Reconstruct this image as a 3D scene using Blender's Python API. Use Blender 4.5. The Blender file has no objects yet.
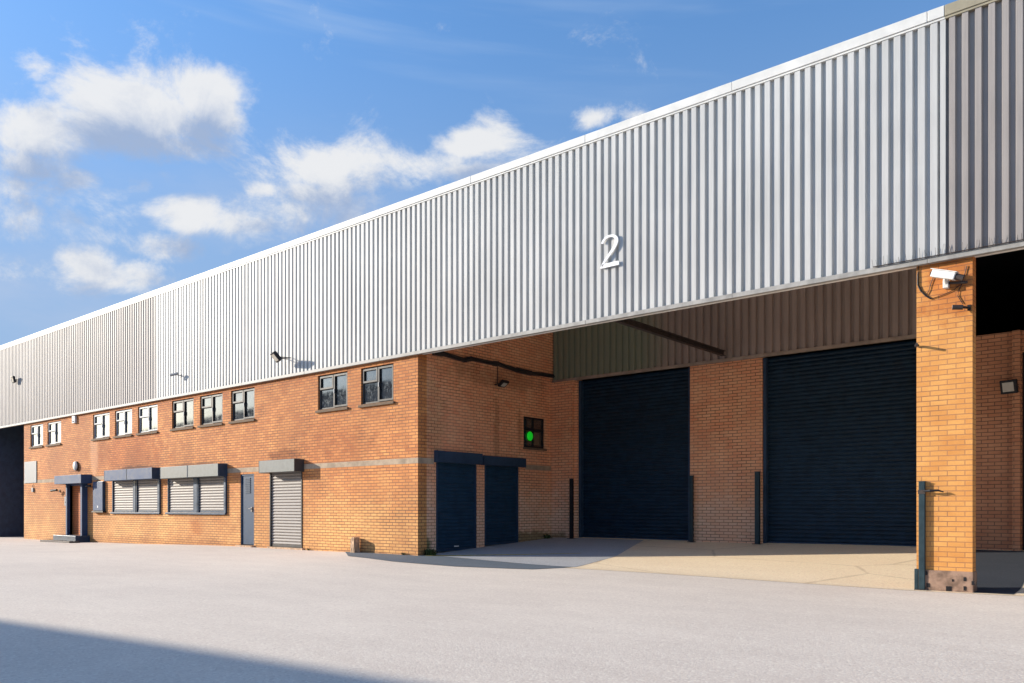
import bpy, bmesh, math, random
from mathutils import Vector, Matrix
random.seed(7)
R = math.radians
HB_, SL = 10.2, .33      # height of the building across the yard, fall of the sunlight per metre east
D = bpy.data
sc = bpy.context.scene
C = sc.collection

# ---------------------------------------------------------------- survey of the place
EYE = 1.22            # eye height above the yard at the brick pillar
FY = 13.94            # front wall plane
BY = 19.5             # back wall of the covered bay
SX = -13.75           # brick return wall of the bay
FPX, PX, HY, VL = 822.0, 450.0, 508.6, 451.0
c1, s1 = 901/1219.6, 822/1219.6
def on(x, y, Y=FY):                       # point on a plane parallel to the front wall
    s = 0.04835*(x+VL)*FY/Y
    return ((x-PX)*901-675684)/(s*1219.6), EYE+(HY-y)/s
def side(x, y, X=SX):                     # point on a wall square to the front
    k = (x-PX)/FPX
    Y = X*(-s1*k-c1)/(s1-c1*k)
    s = FPX/(-s1*X+c1*Y)
    return Y, EYE+(HY-y)/s
def fx(x): return on(x, 0)[0]
def bx_(x): return on(x, 0, BY)[0]

def interp(v, xs, ys):
    if v <= xs[0]: return ys[0]
    for i in range(len(xs)-1):
        if v <= xs[i+1]:
            t = (v-xs[i])/(xs[i+1]-xs[i]); return ys[i]*(1-t)+ys[i+1]*t
    return ys[-1]
def sm(v, a, b):
    t = min(1, max(0, (v-a)/(b-a))); return t*t*(3-2*t)
def zg(X, Y):
    g = interp(X, [-60,-40,-37,-31,-26,-21,-13.75,-10,-2.8], [-.14,-.12,-.09,-.07,.02,.09,.09,.04,0])
    z = g*sm(Y, 8, 13.5)
    wx = sm(X, -14.6, -14.0)
    z += wx*max(0, min(Y, 20.5)-14.1)/5.4*(.39-g)
    z += .008*math.sin(X*.8+1.3*math.sin(Y*.6))*sm(30-abs(Y), 0, 10)*sm(60-abs(X), 0, 10)
    return z

# ---------------------------------------------------------------- materials
def mat(name):
    m = D.materials.new(name); m.use_nodes = True
    nt = m.node_tree; nt.nodes.clear()
    out = nt.nodes.new('ShaderNodeOutputMaterial'); b = nt.nodes.new('ShaderNodeBsdfPrincipled')
    nt.links.new(b.outputs[0], out.inputs[0])
    return m, nt, b
class N:
    def __init__(s, nt): s.nt = nt
    def n(s, t, **k):
        o = s.nt.nodes.new('ShaderNode'+t)
        for a, v in k.items(): setattr(o, a, v)
        return o
    def l(s, a, b): s.nt.links.new(a, b)
    def val(s, inp, v):
        if isinstance(v, (int, float)): inp.default_value = v
        elif isinstance(v, (tuple, list)):
            inp.default_value = (*v, 1) if len(v) == 3 and len(inp.default_value) == 4 else v
        else: s.l(v, inp)
    def math(s, op, a, b=0, c=0, clamp=False):
        o = s.n('Math', operation=op); o.use_clamp = clamp
        s.val(o.inputs[0], a); s.val(o.inputs[1], b); s.val(o.inputs[2], c); return o.outputs[0]
    def mix(s, f, a, b, mode='MIX'):
        o = s.n('Mix', data_type='RGBA', blend_type=mode); o.clamp_factor = True
        s.val(o.inputs[0], f); s.val(o.inputs[6], a); s.val(o.inputs[7], b); return o.outputs[2]
    def noise(s, vec, scale, det=4, rough=.55, dist=0):
        o = s.n('TexNoise'); s.l(vec, o.inputs['Vector'])
        o.inputs['Scale'].default_value = scale; o.inputs['Detail'].default_value = det
        o.inputs['Roughness'].default_value = rough; o.inputs['Distortion'].default_value = dist
        return o.outputs['Fac']
    def ss(s, v, a, b):
        o = s.n('MapRange', interpolation_type='SMOOTHSTEP'); s.val(o.inputs[0], v)
        o.inputs[1].default_value = a; o.inputs[2].default_value = b; return o.outputs[0]
    def scalev(s, vec, sx, sy, sz):
        o = s.n('VectorMath', operation='MULTIPLY'); s.l(vec, o.inputs[0]); o.inputs[1].default_value = (sx, sy, sz); return o.outputs[0]
    def pos(s): return s.n('NewGeometry').outputs['Position']
    def bump(s, h, st, dist, bsdf):
        o = s.n('Bump'); o.inputs['Strength'].default_value = st; o.inputs['Distance'].default_value = dist
        s.l(h, o.inputs['Height']); s.l(o.outputs[0], bsdf.inputs['Normal'])

def simple(name, col, rough=.5, metal=0, var=.15, scale=6, bump=0, streak=0):
    m, nt, b = mat(name); q = N(nt); p = q.pos()
    f = q.noise(p, scale, 5, .6)
    if streak:
        f2 = q.noise(q.scalev(p, 9, 9, .7), 1, 4, .6); f = q.math('ADD', q.math('MULTIPLY', f, .5), q.math('MULTIPLY', f2, .5))
    f = q.ss(f, .3, .7)
    lo = tuple(v*(1-var) for v in col); hi = tuple(min(1, v*(1+var)) for v in col)
    q.l(q.mix(f, lo, hi), b.inputs['Base Color'])
    q.l(q.math('ADD', q.math('MULTIPLY', f, .12), rough-.06), b.inputs['Roughness'])
    b.inputs['Metallic'].default_value = metal
    b.inputs['Specular IOR Level'].default_value = .22
    if bump: q.bump(q.noise(p, scale*8, 4), bump, .01, b)
    return m

def brick(name, c_a, c_b, mortar, low=None, patches=(), dirt=.35, offs=0.0, msize=.0075, joints_dark=.5, jit=.5):
    m, nt, b = mat(name); q = N(nt)
    uv = q.n('UVMap'); uv.uv_map = 'UVMap'
    p = q.pos()
    br = q.n('TexBrick'); br.offset = .5; br.squash = 1
    nv = q.n('VectorMath', operation='ADD'); q.l(uv.outputs[0], nv.inputs[0]); nv.inputs[1].default_value = (offs, .02, 0)
    # very small wobble so that courses are not ruler straight
    q.l(nv.outputs[0], br.inputs['Vector'])
    br.inputs['Color1'].default_value = (0, 0, 0, 1); br.inputs['Color2'].default_value = (1, 1, 1, 1)
    br.inputs['Mortar'].default_value = (.5, .5, .5, 1)
    br.inputs['Scale'].default_value = 1; br.inputs['Mortar Size'].default_value = msize
    br.inputs['Mortar Smooth'].default_value = .15
    br.inputs['Brick Width'].default_value = .225; br.inputs['Row Height'].default_value = .075
    rnd = q.n('SeparateColor'); q.l(br.outputs['Color'], rnd.inputs[0]); rv = rnd.outputs[0]
    big = q.ss(q.noise(p, .55, 5, .62), .35, .68)
    mid = q.ss(q.noise(p, 2.7, 5, .6), .3, .72)
    fine = q.noise(p, 60, 3, .7)
    f = q.math('ADD', q.math('MULTIPLY', rv, jit), q.math('MULTIPLY', mid, .5), clamp=True)
    col = q.mix(f, c_a, c_b)
    if low:
        sep = q.n('SeparateXYZ'); q.l(p, sep.inputs[0])
        zf = q.math('ADD', sep.outputs[2], q.math('MULTIPLY', q.math('SUBTRACT', mid, .5), .9))
        lf = q.math('SUBTRACT', 1, q.ss(zf, low[1], low[2]))
        col = q.mix(q.math('MULTIPLY', lf, q.math('ADD', .65, q.math('MULTIPLY', rv, .35))), col, low[0])
    col = q.mix(q.math('MULTIPLY', q.math('SUBTRACT', 1, big), dirt), col, tuple(v*.62 for v in c_a))
    col = q.mix(q.math('MULTIPLY', q.ss(fine, .35, .8), .16), col, tuple(v*.5 for v in c_a))
    mfac = br.outputs['Fac']
    mcol = q.mix(q.math('MULTIPLY', q.ss(q.noise(p, 1.3, 4, .6), .45, .66), joints_dark), mortar, (.07, .04, .03))
    col = q.mix(mfac, col, mcol)
    for (cen, rad, pc, st) in patches:       # stains with a place of their own on the wall
        sb = q.n('VectorMath', operation='SUBTRACT'); q.l(p, sb.inputs[0]); sb.inputs[1].default_value = cen
        dv = q.n('VectorMath', operation='DIVIDE'); q.l(sb.outputs[0], dv.inputs[0]); dv.inputs[1].default_value = rad
        ln = q.n('VectorMath', operation='LENGTH'); q.l(dv.outputs[0], ln.inputs[0])
        g = q.math('SUBTRACT', ln.outputs['Value'], q.math('MULTIPLY', q.math('SUBTRACT', q.noise(p, 3.2, 5, .65), .5), 1.6))
        g = q.math('SUBTRACT', 1, q.ss(g, .45, 1.05))
        col = q.mix(q.math('MULTIPLY', g, st), col, q.mix(1, col, pc, 'MULTIPLY') if st < 1 and max(pc) <= 1.0 and pc[0] < .95 else pc)
    q.l(col, b.inputs['Base Color'])
    b.inputs['Roughness'].default_value = .88
    h = q.math('ADD', q.math('MULTIPLY', q.math('SUBTRACT', 1, mfac), 1), q.math('MULTIPLY', fine, .35))
    h = q.math('ADD', h, q.math('MULTIPLY', rv, .3))
    q.bump(h, .55, .006, b)
    return m

def P3(px, py): X, z = on(px, py); return (X, FY, z)
stains = [
    (P3(128, 452), (3.3, 1, 1.1), (.80, .58, .40), .8),
    (P3(197, 464.5), (1.7, 1, .07), (.22, .17, .14), .7),
    (P3(136, 468), (1.6, 1, .10), (.25, .19, .15), .75),
    (P3(286, 455), (.9, 1, .22), (.5, .36, .26), .8),
    (P3(78, 470), (.9, 1, .18), (.5, .36, .26), .6),
    (P3(94, 452), (.4, 1, 1.3), (.97, .62, .38), .2),
    ((-26, FY, 4.95), (12.5, 1, .55), (.78, .62, .52), .55),
    ((-17, FY, 2.9), (1.6, 1, .9), (.85, .7, .6), .5),
    ((-26, FY, .0), (14, 1, .30), (.66, .56, .45), .6),
    (P3(196, 528), (.5, 1, .35), (.85, .6, .4), .6),
]
M = {}
M['brick'] = brick('orange_brick', (.47, .155, .045), (.74, .315, .095), (.24, .105, .05), ((.77, .42, .145), .4, 2.4), stains, joints_dark=.8, msize=.0085, jit=.7, dirt=.5)
M['brick_pillar'] = brick('yellow_brick', (.56, .235, .055), (.70, .36, .105), (.36, .17, .075), None, [((-2.7, FY, 4.6), (.6, 1, .8), (.75, .5, .36), .8), ((-2.4, FY, .55), (.9, 1, .3), (.85,.75,.6), .4)], dirt=.15, offs=.06, msize=.006, joints_dark=.35)
M['brick_bay'] = brick('red_brick', (.80, .32, .16), (.90, .52, .29), (.34, .16, .10), ((.86, .62, .43), .8, 2.2),
    [((SX, 14.2, 3.4), (3, .9, 1.4), (.70, .72, .62), .7), ((SX, 17.0, 4.7), (3, 2.4, .35), (.5, .5, .45), .6), ((SX, 16.9, 3.1), (1, .16, 1.3), (.55, .5, .45), .6),
     ((SX, 17.9, 3.4), (1, .12, .8), (.55, .5, .45), .6), ((SX, 18.6, .4), (1, 1.6, .25), (.25, .3, .18), .8), ((SX, 14.1, .25), (1, .35, .35), (.2, .3, .16), .9)], dirt=.3, joints_dark=.8)
M['brick_dark'] = brick('dark_red_brick', (.44, .18, .09), (.58, .29, .155), (.16, .09, .06), None, (), dirt=.5)

def clad(name, col, rough, var, metal=0.0, green=None, spec=.5, dark=.55):
    m, nt, b = mat(name); q = N(nt); p = q.pos()
    sep = q.n('SeparateXYZ'); q.l(p, sep.inputs[0])
    pan = q.n('TexWhiteNoise', noise_dimensions='1D'); q.l(q.math('FLOOR', q.math('DIVIDE', sep.outputs[0], .99)), pan.inputs['W'])
    streak = q.noise(q.scalev(p, 14, 14, .55), 1, 5, .65)
    big = q.noise(p, .7, 4, .6)
    f = q.math('ADD', q.math('MULTIPLY', q.ss(streak, .3, .75), .5), q.math('MULTIPLY', pan.outputs['Value'], .22))
    f = q.math('ADD', f, q.math('MULTIPLY', q.ss(big, .3, .7), .28))
    cc = q.mix(f, tuple(v*(1-var) for v in col), tuple(min(1, v*(1+var*.6)) for v in col))
    spots = q.ss(q.noise(p, 7, 6, .7), .68, .78)
    cc = q.mix(q.math('MULTIPLY', spots, .35), cc, tuple(v*dark for v in (col[0], col[1]*.85, col[2]*.7)))
    if green:
        sb = q.n('VectorMath', operation='SUBTRACT'); q.l(p, sb.inputs[0]); sb.inputs[1].default_value = green[0]
        dv = q.n('VectorMath', operation='DIVIDE'); q.l(sb.outputs[0], dv.inputs[0]); dv.inputs[1].default_value = green[1]
        ln = q.n('VectorMath', operation='LENGTH'); q.l(dv.outputs[0], ln.inputs[0])
        g = q.math('SUBTRACT', 1, q.ss(q.math('SUBTRACT', ln.outputs['Value'], q.math('MULTIPLY', q.noise(p, 1.6, 4), .5)), .4, .95))
        cc = q.mix(q.math('MULTIPLY', g, .8), cc, green[2])
    q.l(cc, b.inputs['Base Color'])
    q.l(q.math('ADD', rough-.08, q.math('MULTIPLY', streak, .16)), b.inputs['Roughness'])
    b.inputs['Metallic'].default_value = metal
    b.inputs['Specular IOR Level'].default_value = spec
    q.bump(q.noise(q.scalev(p, 3, 3, .8), 1.2, 3), .25, .01, b)
    return m
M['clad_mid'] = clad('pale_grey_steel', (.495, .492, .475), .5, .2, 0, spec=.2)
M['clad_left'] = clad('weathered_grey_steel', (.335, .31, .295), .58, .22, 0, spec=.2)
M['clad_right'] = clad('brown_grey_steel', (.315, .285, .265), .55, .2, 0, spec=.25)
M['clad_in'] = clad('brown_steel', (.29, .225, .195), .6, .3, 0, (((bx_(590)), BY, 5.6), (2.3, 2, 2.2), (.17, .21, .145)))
M['trim'] = simple('white_trim', (.60, .59, .56), .5, 0, .08, 3)
M['trim_tan'] = simple('tan_trim', (.30, .265, .19), .5, 0, .12, 3)
M['trim_low'] = simple('grey_trim', (.30, .29, .27), .5, 0, .2, 5)
M['trim_brown'] = simple('brown_trim', (.30, .235, .19), .6, 0, .2, 4)
M['band'] = simple('concrete_band', (.36, .28, .20), .85, 0, .25, 4, .3)
M['sill'] = simple('sill_concrete', (.15, .105, .07), .85, 0, .2, 8)
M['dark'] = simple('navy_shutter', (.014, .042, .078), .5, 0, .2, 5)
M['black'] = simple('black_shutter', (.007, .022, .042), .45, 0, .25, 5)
M['navy'] = simple('navy_paint', (.03, .055, .095), .4, .1, .15, 5)
M['bluegrey'] = simple('blue_grey_paint', (.030, .060, .130), .6, 0, .12, 5)
M['door_blue'] = simple('blue_door_paint', (.006, .036, .088), .5, 0, .1, 5)
M['box_grey'] = simple('grey_box_paint', (.145, .155, .148), .5, 0, .12, 6)
M['galv'] = simple('galvanised', (.235, .215, .20), .5, 0, .14, 5, 0, 1)
M['upvc'] = simple('white_frame', (.38, .39, .40), .45, 0, .05, 5)
M['alu'] = simple('grey_frame', (.055, .052, .05), .5, 0, .1, 5)
M['blackp'] = simple('black_paint', (.015, .015, .018), .5, 0, .2, 10)
M['teal'] = simple('teal_post', (.022, .042, .052), .5, 0, .15, 10)
M['steel'] = simple('dark_steel', (.055, .045, .042), .6, .3, .3, 8)
M['rust'] = simple('scuffed_steel', (.25, .165, .12), .6, .1, .4, 7, .2)
M['whitep'] = simple('white_casing', (.62, .62, .60), .45, 0, .06, 10)
M['lens'] = simple('lamp_glass', (.42, .40, .35), .25, 0, .05, 10)
M['stone'] = simple('old_stone', (.48, .33, .22), .9, 0, .3, 12, .5)
M['yellow'] = simple('worn_yellow_line', (.50, .36, .08), .8, 0, .4, 14)
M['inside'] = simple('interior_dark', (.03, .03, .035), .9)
M['roof'] = simple('roof_sheet', (.25, .25, .26), .6, .1)
M['soffit'] = simple('pale_lining', (.72, .71, .68), .8, 0, .06)  # hidden linings, kept pale to bounce light into the bay
M['diffuser'] = simple('cream_diffuser', (.80, .76, .66), .35, 0, .03)
M['board'] = simple('pale_board', (.23, .24, .25), .5, 0, .05)
def glass(name, tint, lo, hi):
    m, nt, b = mat(name); q = N(nt); p = q.pos()
    n = q.noise(q.scalev(p, 8, 8, 5), 1.4, 5, .7)
    q.l(q.mix(q.ss(n, .42, .62), lo, hi), b.inputs['Base Color'])
    q.l(q.math('ADD', .05, q.math('MULTIPLY', q.ss(n, .45, .7), .12)), b.inputs['Roughness'])
    b.inputs['Specular IOR Level'].default_value = .9
    b.inputs['Coat Weight'].default_value = .6; b.inputs['Coat Roughness'].default_value = .03
    q.bump(q.noise(p, 1.5, 2), .1, .02, b)
    return m
M['glass'] = glass('window_glass', 0, (.012, .014, .016), (.05, .055, .055))
M['glass_pale'] = glass('pale_glass', 0, (.03, .04, .05), (.08, .095, .11))
def ground_mat(name, base, alt, speck, rough=.9, warm=None, bstr=.22):
    m, nt, b = mat(name); q = N(nt); p = q.pos()
    big = q.ss(q.noise(p, .16, 5, .6, .4), .32, .7)
    mid = q.ss(q.noise(q.scalev(p, .6, 1.4, 1), 1.1, 5, .65), .3, .72)
    agg = q.noise(p, 55, 3, .75)
    vor = q.n('TexVoronoi'); q.l(p, vor.inputs['Vector']); vor.inputs['Scale'].default_value = 48
    cs = q.n('SeparateColor'); q.l(vor.outputs['Color'], cs.inputs[0])
    f = q.math('ADD', q.math('MULTIPLY', big, .55), q.math('MULTIPLY', mid, .45))
    col = q.mix(f, base, alt)
    col = q.mix(q.math('MULTIPLY', q.ss(cs.outputs[0], .72, .95), .35), col, tuple(min(.9, v*1.3) for v in alt))
    col = q.mix(q.math('MULTIPLY', q.ss(cs.outputs[1], .7, .95), .35), col, speck)
    col = q.mix(q.math('MULTIPLY', q.ss(agg, .5, .75), .3), col, speck)
    # worn blotches and old oil spots
    sp = q.ss(q.noise(p, .9, 6, .7), .66, .74)
    col = q.mix(q.math('MULTIPLY', sp, .18), col, speck)
    if warm:
        # cracks and wheel tracks
        v2 = q.n('TexVoronoi', feature='DISTANCE_TO_EDGE'); q.l(q.scalev(p, .22, .35, 1), v2.inputs['Vector']); v2.inputs['Scale'].default_value = 1
        cr = q.math('SUBTRACT', 1, q.ss(q.math('ADD', v2.outputs['Distance'], q.math('MULTIPLY', q.noise(p, 3, 4), .02)), .010, .022))
        col = q.mix(q.math('MULTIPLY', cr, .35), col, warm)
    q.l(col, b.inputs['Base Color']); b.inputs['Roughness'].default_value = rough
    b.inputs['Specular IOR Level'].default_value = .25
    h = q.math('ADD', q.math('MULTIPLY', vor.outputs['Distance'], -1), agg)
    q.bump(h, bstr, .006, b)
    return m
M['yard'] = ground_mat('worn_pale_tarmac', (.62, .535, .45), (.74, .65, .545), (.46, .38, .32))
M['apron'] = ground_mat('sandy_concrete', (.74, .575, .385), (.82, .665, .46), (.50, .38, .26), warm=(.3, .2, .12), bstr=.35)
M['patch'] = ground_mat('dark_tarmac', (.10, .125, .15), (.13, .155, .18), (.06, .07, .08))  # blue-dark colour carrying the shade near the bay corner
M['patch_dark'] = ground_mat('oily_tarmac', (.03, .037, .05), (.045, .052, .065), (.02, .025, .03))  # near-black colour carrying the shade beside the pillar
M['grey_slab'] = ground_mat('grey_slab', (.34, .345, .355), (.42, .42, .42), (.18, .18, .18))
def emis(name, col, st, base):
    m, nt, b = mat(name); b.inputs['Base Color'].default_value = (*base, 1)
    b.inputs['Emission Color'].default_value = (*col, 1); b.inputs['Emission Strength'].default_value = st
    b.inputs['Roughness'].default_value = .3
    return m
M['green'] = emis('green_lamp', (.01, .85, .03), .16, (.0, .35, .02))

# ---------------------------------------------------------------- helpers
def obj(name, bm, m, parent=None, smooth=False):
    bmesh.ops.recalc_face_normals(bm, faces=bm.faces)
    me = D.meshes.new(name)
    uvl = bm.loops.layers.uv.new('UVMap')
    for f in bm.faces:
        n = f.normal; a = max(range(3), key=lambda i: abs(n[i]))
        for lp in f.loops:
            co = lp.vert.co
            lp[uvl].uv = (co.y, co.z) if a == 0 else (co.x, co.z) if a == 1 else (co.x, co.y)
        f.smooth = smooth
    bm.to_mesh(me); bm.free()
    me.materials.append(m)
    o = D.objects.new(name, me); C.objects.link(o)
    if parent: o.parent = parent
    return o
def rel(o, parent):
    """meshes are made in world coordinates: keep them there under a moved parent"""
    chain = Vector((0, 0, 0)); p = parent
    while p: chain += p.location; p = p.parent
    for v in o.data.vertices: v.co -= chain
    return o
def part(name, bm, m, parent, smooth=False):
    return rel(obj(name, bm, m, parent, smooth), parent)
def tag(o, label, cat, group=None):
    o['label'] = label; o['category'] = cat
    if group: o['group'] = group
    return o
def thing(name, loc, label, cat, group=None):
    o = D.objects.new(name, None); o.location = loc; o.empty_display_size = .3; C.objects.link(o)
    return tag(o, label, cat, group)
def pieces(name, bm, m, parent):
    """every separate piece of bm becomes a part of its own"""
    bm.verts.ensure_lookup_table(); seen = set(); groups = []
    for v in bm.verts:
        if v in seen: continue
        st_ = [v]; seen.add(v); g_ = []
        while st_:
            a = st_.pop(); g_.append(a)
            for e in a.link_edges:
                b = e.other_vert(a)
                if b not in seen: seen.add(b); st_.append(b)
        groups.append(g_)
    for g_ in groups:
        nb_ = bmesh.new(); mp = {v: nb_.verts.new(v.co) for v in g_}; fs = {f for v in g_ for f in v.link_faces}
        for f in fs: nb_.faces.new([mp[v] for v in f.verts])
        part(name, nb_, m, parent)
    bm.free()
def struct(name, bm, m):
    o = obj(name, bm, m); o['kind'] = 'structure'; return o
def box(bm, x0, x1, y0, y1, z0, z1, bev=0):
    b = bmesh.new() if bev else bm
    vs = [b.verts.new((x, y, z)) for x in (x0, x1) for y in (y0, y1) for z in (z0, z1)]
    for q in ((0,1,3,2),(4,6,7,5),(0,4,5,1),(2,3,7,6),(0,2,6,4),(1,5,7,3)):
        b.faces.new([vs[i] for i in q])
    if bev:
        bmesh.ops.recalc_face_normals(b, faces=b.faces)
        bmesh.ops.bevel(b, geom=b.edges[:], offset=bev, segments=2, affect='EDGES', profile=.5)
        me = D.meshes.new('t'); b.to_mesh(me); b.free(); bm.from_mesh(me); D.meshes.remove(me)
    return bm
def B(*a, **k): return box(bmesh.new(), *a, **k)
def tube(bm, pts, r, seg=8):
    pts = [Vector(p) for p in pts]; rings = []
    for i, p in enumerate(pts):
        d = (pts[min(i+1, len(pts)-1)]-pts[max(i-1, 0)]).normalized()
        u = d.cross(Vector((0, 0, 1)))
        if u.length < .05: u = d.cross(Vector((1, 0, 0)))
        u.normalize(); w = d.cross(u)
        rr = r[i] if isinstance(r, (list, tuple)) else r
        rings.append([bm.verts.new(p+u*rr*math.cos(2*math.pi*k/seg)+w*rr*math.sin(2*math.pi*k/seg)) for k in range(seg)])
    for a, b in zip(rings, rings[1:]):
        for k in range(seg): bm.faces.new((a[k], a[(k+1) % seg], b[(k+1) % seg], b[k]))
    bm.faces.new(rings[0][::-1]); bm.faces.new(rings[-1])
    return bm
def wall(bm, u0, u1, z0, z1, holes, w0, w1, axis='x', zfun=None):
    """solid wall with openings; front plane w0, back plane w1; u runs along x or y"""
    us = sorted({u0, u1, *[h[0] for h in holes], *[h[1] for h in holes]})
    zs = sorted({z0, z1, *[h[2] for h in holes], *[h[3] for h in holes]})
    us = [u for u in us if u0 <= u <= u1]; zs = [z for z in zs if z0 <= z <= z1]
    def solid(i, j):
        if not (0 <= i < len(us)-1 and 0 <= j < len(zs)-1): return False
        cu, cz = (us[i]+us[i+1])/2, (zs[j]+zs[j+1])/2
        return not any(h[0] < cu < h[1] and h[2] < cz < h[3] for h in holes)
    cache = {}
    def v(u, z, w):
        k = (round(u, 5), round(z, 5), w)
        if k not in cache: cache[k] = bm.verts.new((u, w, z) if axis == 'x' else (w, u, z))
        return cache[k]
    for i in range(len(us)-1):
        for j in range(len(zs)-1):
            if not solid(i, j): continue
            a, b, c, d = us[i], us[i+1], zs[j], zs[j+1]
            for w in (w0, w1): bm.faces.new((v(a,c,w), v(b,c,w), v(b,d,w), v(a,d,w)))
            if not solid(i-1, j): bm.faces.new((v(a,c,w0), v(a,d,w0), v(a,d,w1), v(a,c,w1)))
            if not solid(i+1, j): bm.faces.new((v(b,c,w0), v(b,d,w0), v(b,d,w1), v(b,c,w1)))
            if not solid(i, j-1): bm.faces.new((v(a,c,w0), v(b,c,w0), v(b,c,w1), v(a,c,w1)))
            if not solid(i, j+1): bm.faces.new((v(a,d,w0), v(b,d,w0), v(b,d,w1), v(a,d,w1)))
    return bm

# ---------------------------------------------------------------- ground
def frange(a, b, s):
    n = int(round((b-a)/s)); return [a+(b-a)*i/n for i in range(n+1)]
xs = [-600,-400,-250,-160,-110,-80] + frange(-60, 12, .5) + [20, 40, 80, 160, 300, 600]
ys = [-600,-400,-250,-160,-90,-50,-25,-10,-4] + frange(0, 21, .35) + [25, 40, 80, 160, 300, 600]
def grid(xs, ys, dz, clip=None):
    bm = bmesh.new()
    V = [[bm.verts.new((x, y, zg(x, y)+dz)) for y in ys] for x in xs]
    for i in range(len(xs)-1):
        for j in range(len(ys)-1):
            bm.faces.new((V[i][j], V[i+1][j], V[i+1][j+1], V[i][j+1]))
    if clip:                                    # convex polygon, counter-clockwise
        for a, b in zip(clip, clip[1:]+clip[:1]):
            d = Vector((b[0]-a[0], b[1]-a[1], 0)); n = Vector((d.y, -d.x, 0))
            bmesh.ops.bisect_plane(bm, geom=bm.verts[:]+bm.edges[:]+bm.faces[:], plane_co=(a[0], a[1], 0), plane_no=n, clear_outer=True)
    return bm
def sub(v, a, b): return [x for x in v if a-1 <= x <= b+1]
g = struct('ground', grid(xs, ys, 0), M['yard'])
ap = [(-13.7, 12.95), (-9, 13.02), (-3, 13.72), (11.5, 13.9), (11.5, 20), (-13.7, 20)]
struct('apron', grid(sub(xs, -14, 12), sub(ys, 12, 20.5), .004, ap), M['apron'])
pt = [(-16.4, 13.93), (-14.9, 12.75), (-13.0, 12.35), (-11.2, 12.4), (-9.6, 12.9), (-9.3, 13.88), (-13.7, 14.23)]  # dark sheet standing in for shade in front of the bay corner
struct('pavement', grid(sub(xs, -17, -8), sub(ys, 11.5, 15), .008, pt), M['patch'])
gp = [(-13.7, 14.25), (-9.3, 13.9), (-9.6, 16.0), (-10.8, 19.4), (-13.7, 19.4)]
struct('pavement', grid(sub(xs, -14, -8), sub(ys, 13, 20.5), .008, gp), M['grey_slab'])
pt2 = [(-2.42, 13.98), (-1.95, 13.98), (-1.95, 14.6), (-2.3, 19.4), (-3.7, 19.4), (-2.97, 14.3)]  # near-black sheet standing in for shade right of the pillar
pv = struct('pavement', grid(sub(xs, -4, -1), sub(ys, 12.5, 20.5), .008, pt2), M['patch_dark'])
yl = [(-13.65, 14.02), (-13.5, 14.02), (-10.6, 16.1), (-10.62, 16.17), (-13.65, 14.12)]  # thin yellow strip across the bay floor
struct('road_marking', grid(sub(xs, -14, -10), sub(ys, 13, 17), .012, yl), M['yellow'])

# ---------------------------------------------------------------- the warehouse
W = thing('warehouse', (0, FY, 0), 'long brick warehouse under a tall ribbed pale metal fascia, with an open loading bay', 'building')
ZC = EYE+3.67      # underside of the fascia
ZT = EYE+7.41      # top of the fascia
LX = fx(24)
wz0, wz1 = EYE+2.64, EYE+3.57
wins = [(30.5,43,1),(47.5,61,1),(93,109.5,1),(115,132,1),(138,157.5,1),(172,193.5,0),(200,222.5,0),(231,254.5,0),(318,347.5,0),(361,393.5,0)]
holes = []
for a, b, _ in wins: holes.append((fx(a), fx(b), wz0, wz1))
def fz(x, y): return on(x, y)[1]
sh_z0, sh_z1 = fz(180, 512.5), fz(180, 476)
shut = [(112.5, 134), (136.5, 158.5), (168, 194.5), (198, 225)]
for a, b in shut: holes.append((fx(a), fx(b), sh_z0, sh_z1))
dz0 = zg(-20, FY)+.05
holes.append((fx(240.5), fx(254), dz0, fz(247, 474)))            # blue door
holes.append((fx(270), fx(302.5), dz0-.02, fz(285, 470)))        # shuttered door
ez0 = fz(78, 535); ez1 = fz(78, 484)
holes.append((fx(70), fx(86), ez0, ez1))                        # side entrance
bm = bmesh.new()
wall(bm, LX, SX, -.4, ZC+.3, holes, FY, FY+.3)
part('brick_wall', bm, M['brick'], W)
# left bay
part('brick_wall', wall(bmesh.new(), FY+.3, 17.0, -.4, ZC+.3, [], LX, LX+.3, 'y'), M['brick_dark'], W)
part('partition_wall', B(-42.4, -42.1, FY+.21, 16.99, -.4, ZC+1), M['navy'], W)  # added to keep sun out of the left bay; navy imitates its shade
bl = wall(bmesh.new(), -60, LX, -.4, 8.2, [(-47.5, LX-1.2, -.4, 4.6)], 17.0, 17.3)
part('brick_wall', bl, M['navy'], W)  # navy colour stands for the dark shade inside this bay
# side wall of bay
sw = []
sAy0, sAz1 = side(436, 463); sAy1, _ = side(476, 463)
sBy0, sBz1 = side(484.5, 463); sBy1, _ = side(518, 463)
sz1 = (sAz1+sBz1)/2
sAg = (zg(SX+.1, sAy0)+zg(SX+.1, sAy1))/2; sBg = (zg(SX+.1, sBy0)+zg(SX+.1, sBy1))/2
wy0, wzb = side(523.5, 447); wy1, wzt = side(545, 419)
sw = [(sAy0, sAy1, sAg-.05, sz1), (sBy0, sBy1, sBg-.05, sz1), (wy0, wy1, wzb, wzt)]
part('brick_wall', wall(bmesh.new(), FY+.3, BY+.25, -.4, 7.3, sw, SX, SX-.3, 'y'), M['brick_bay'], W)
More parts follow.
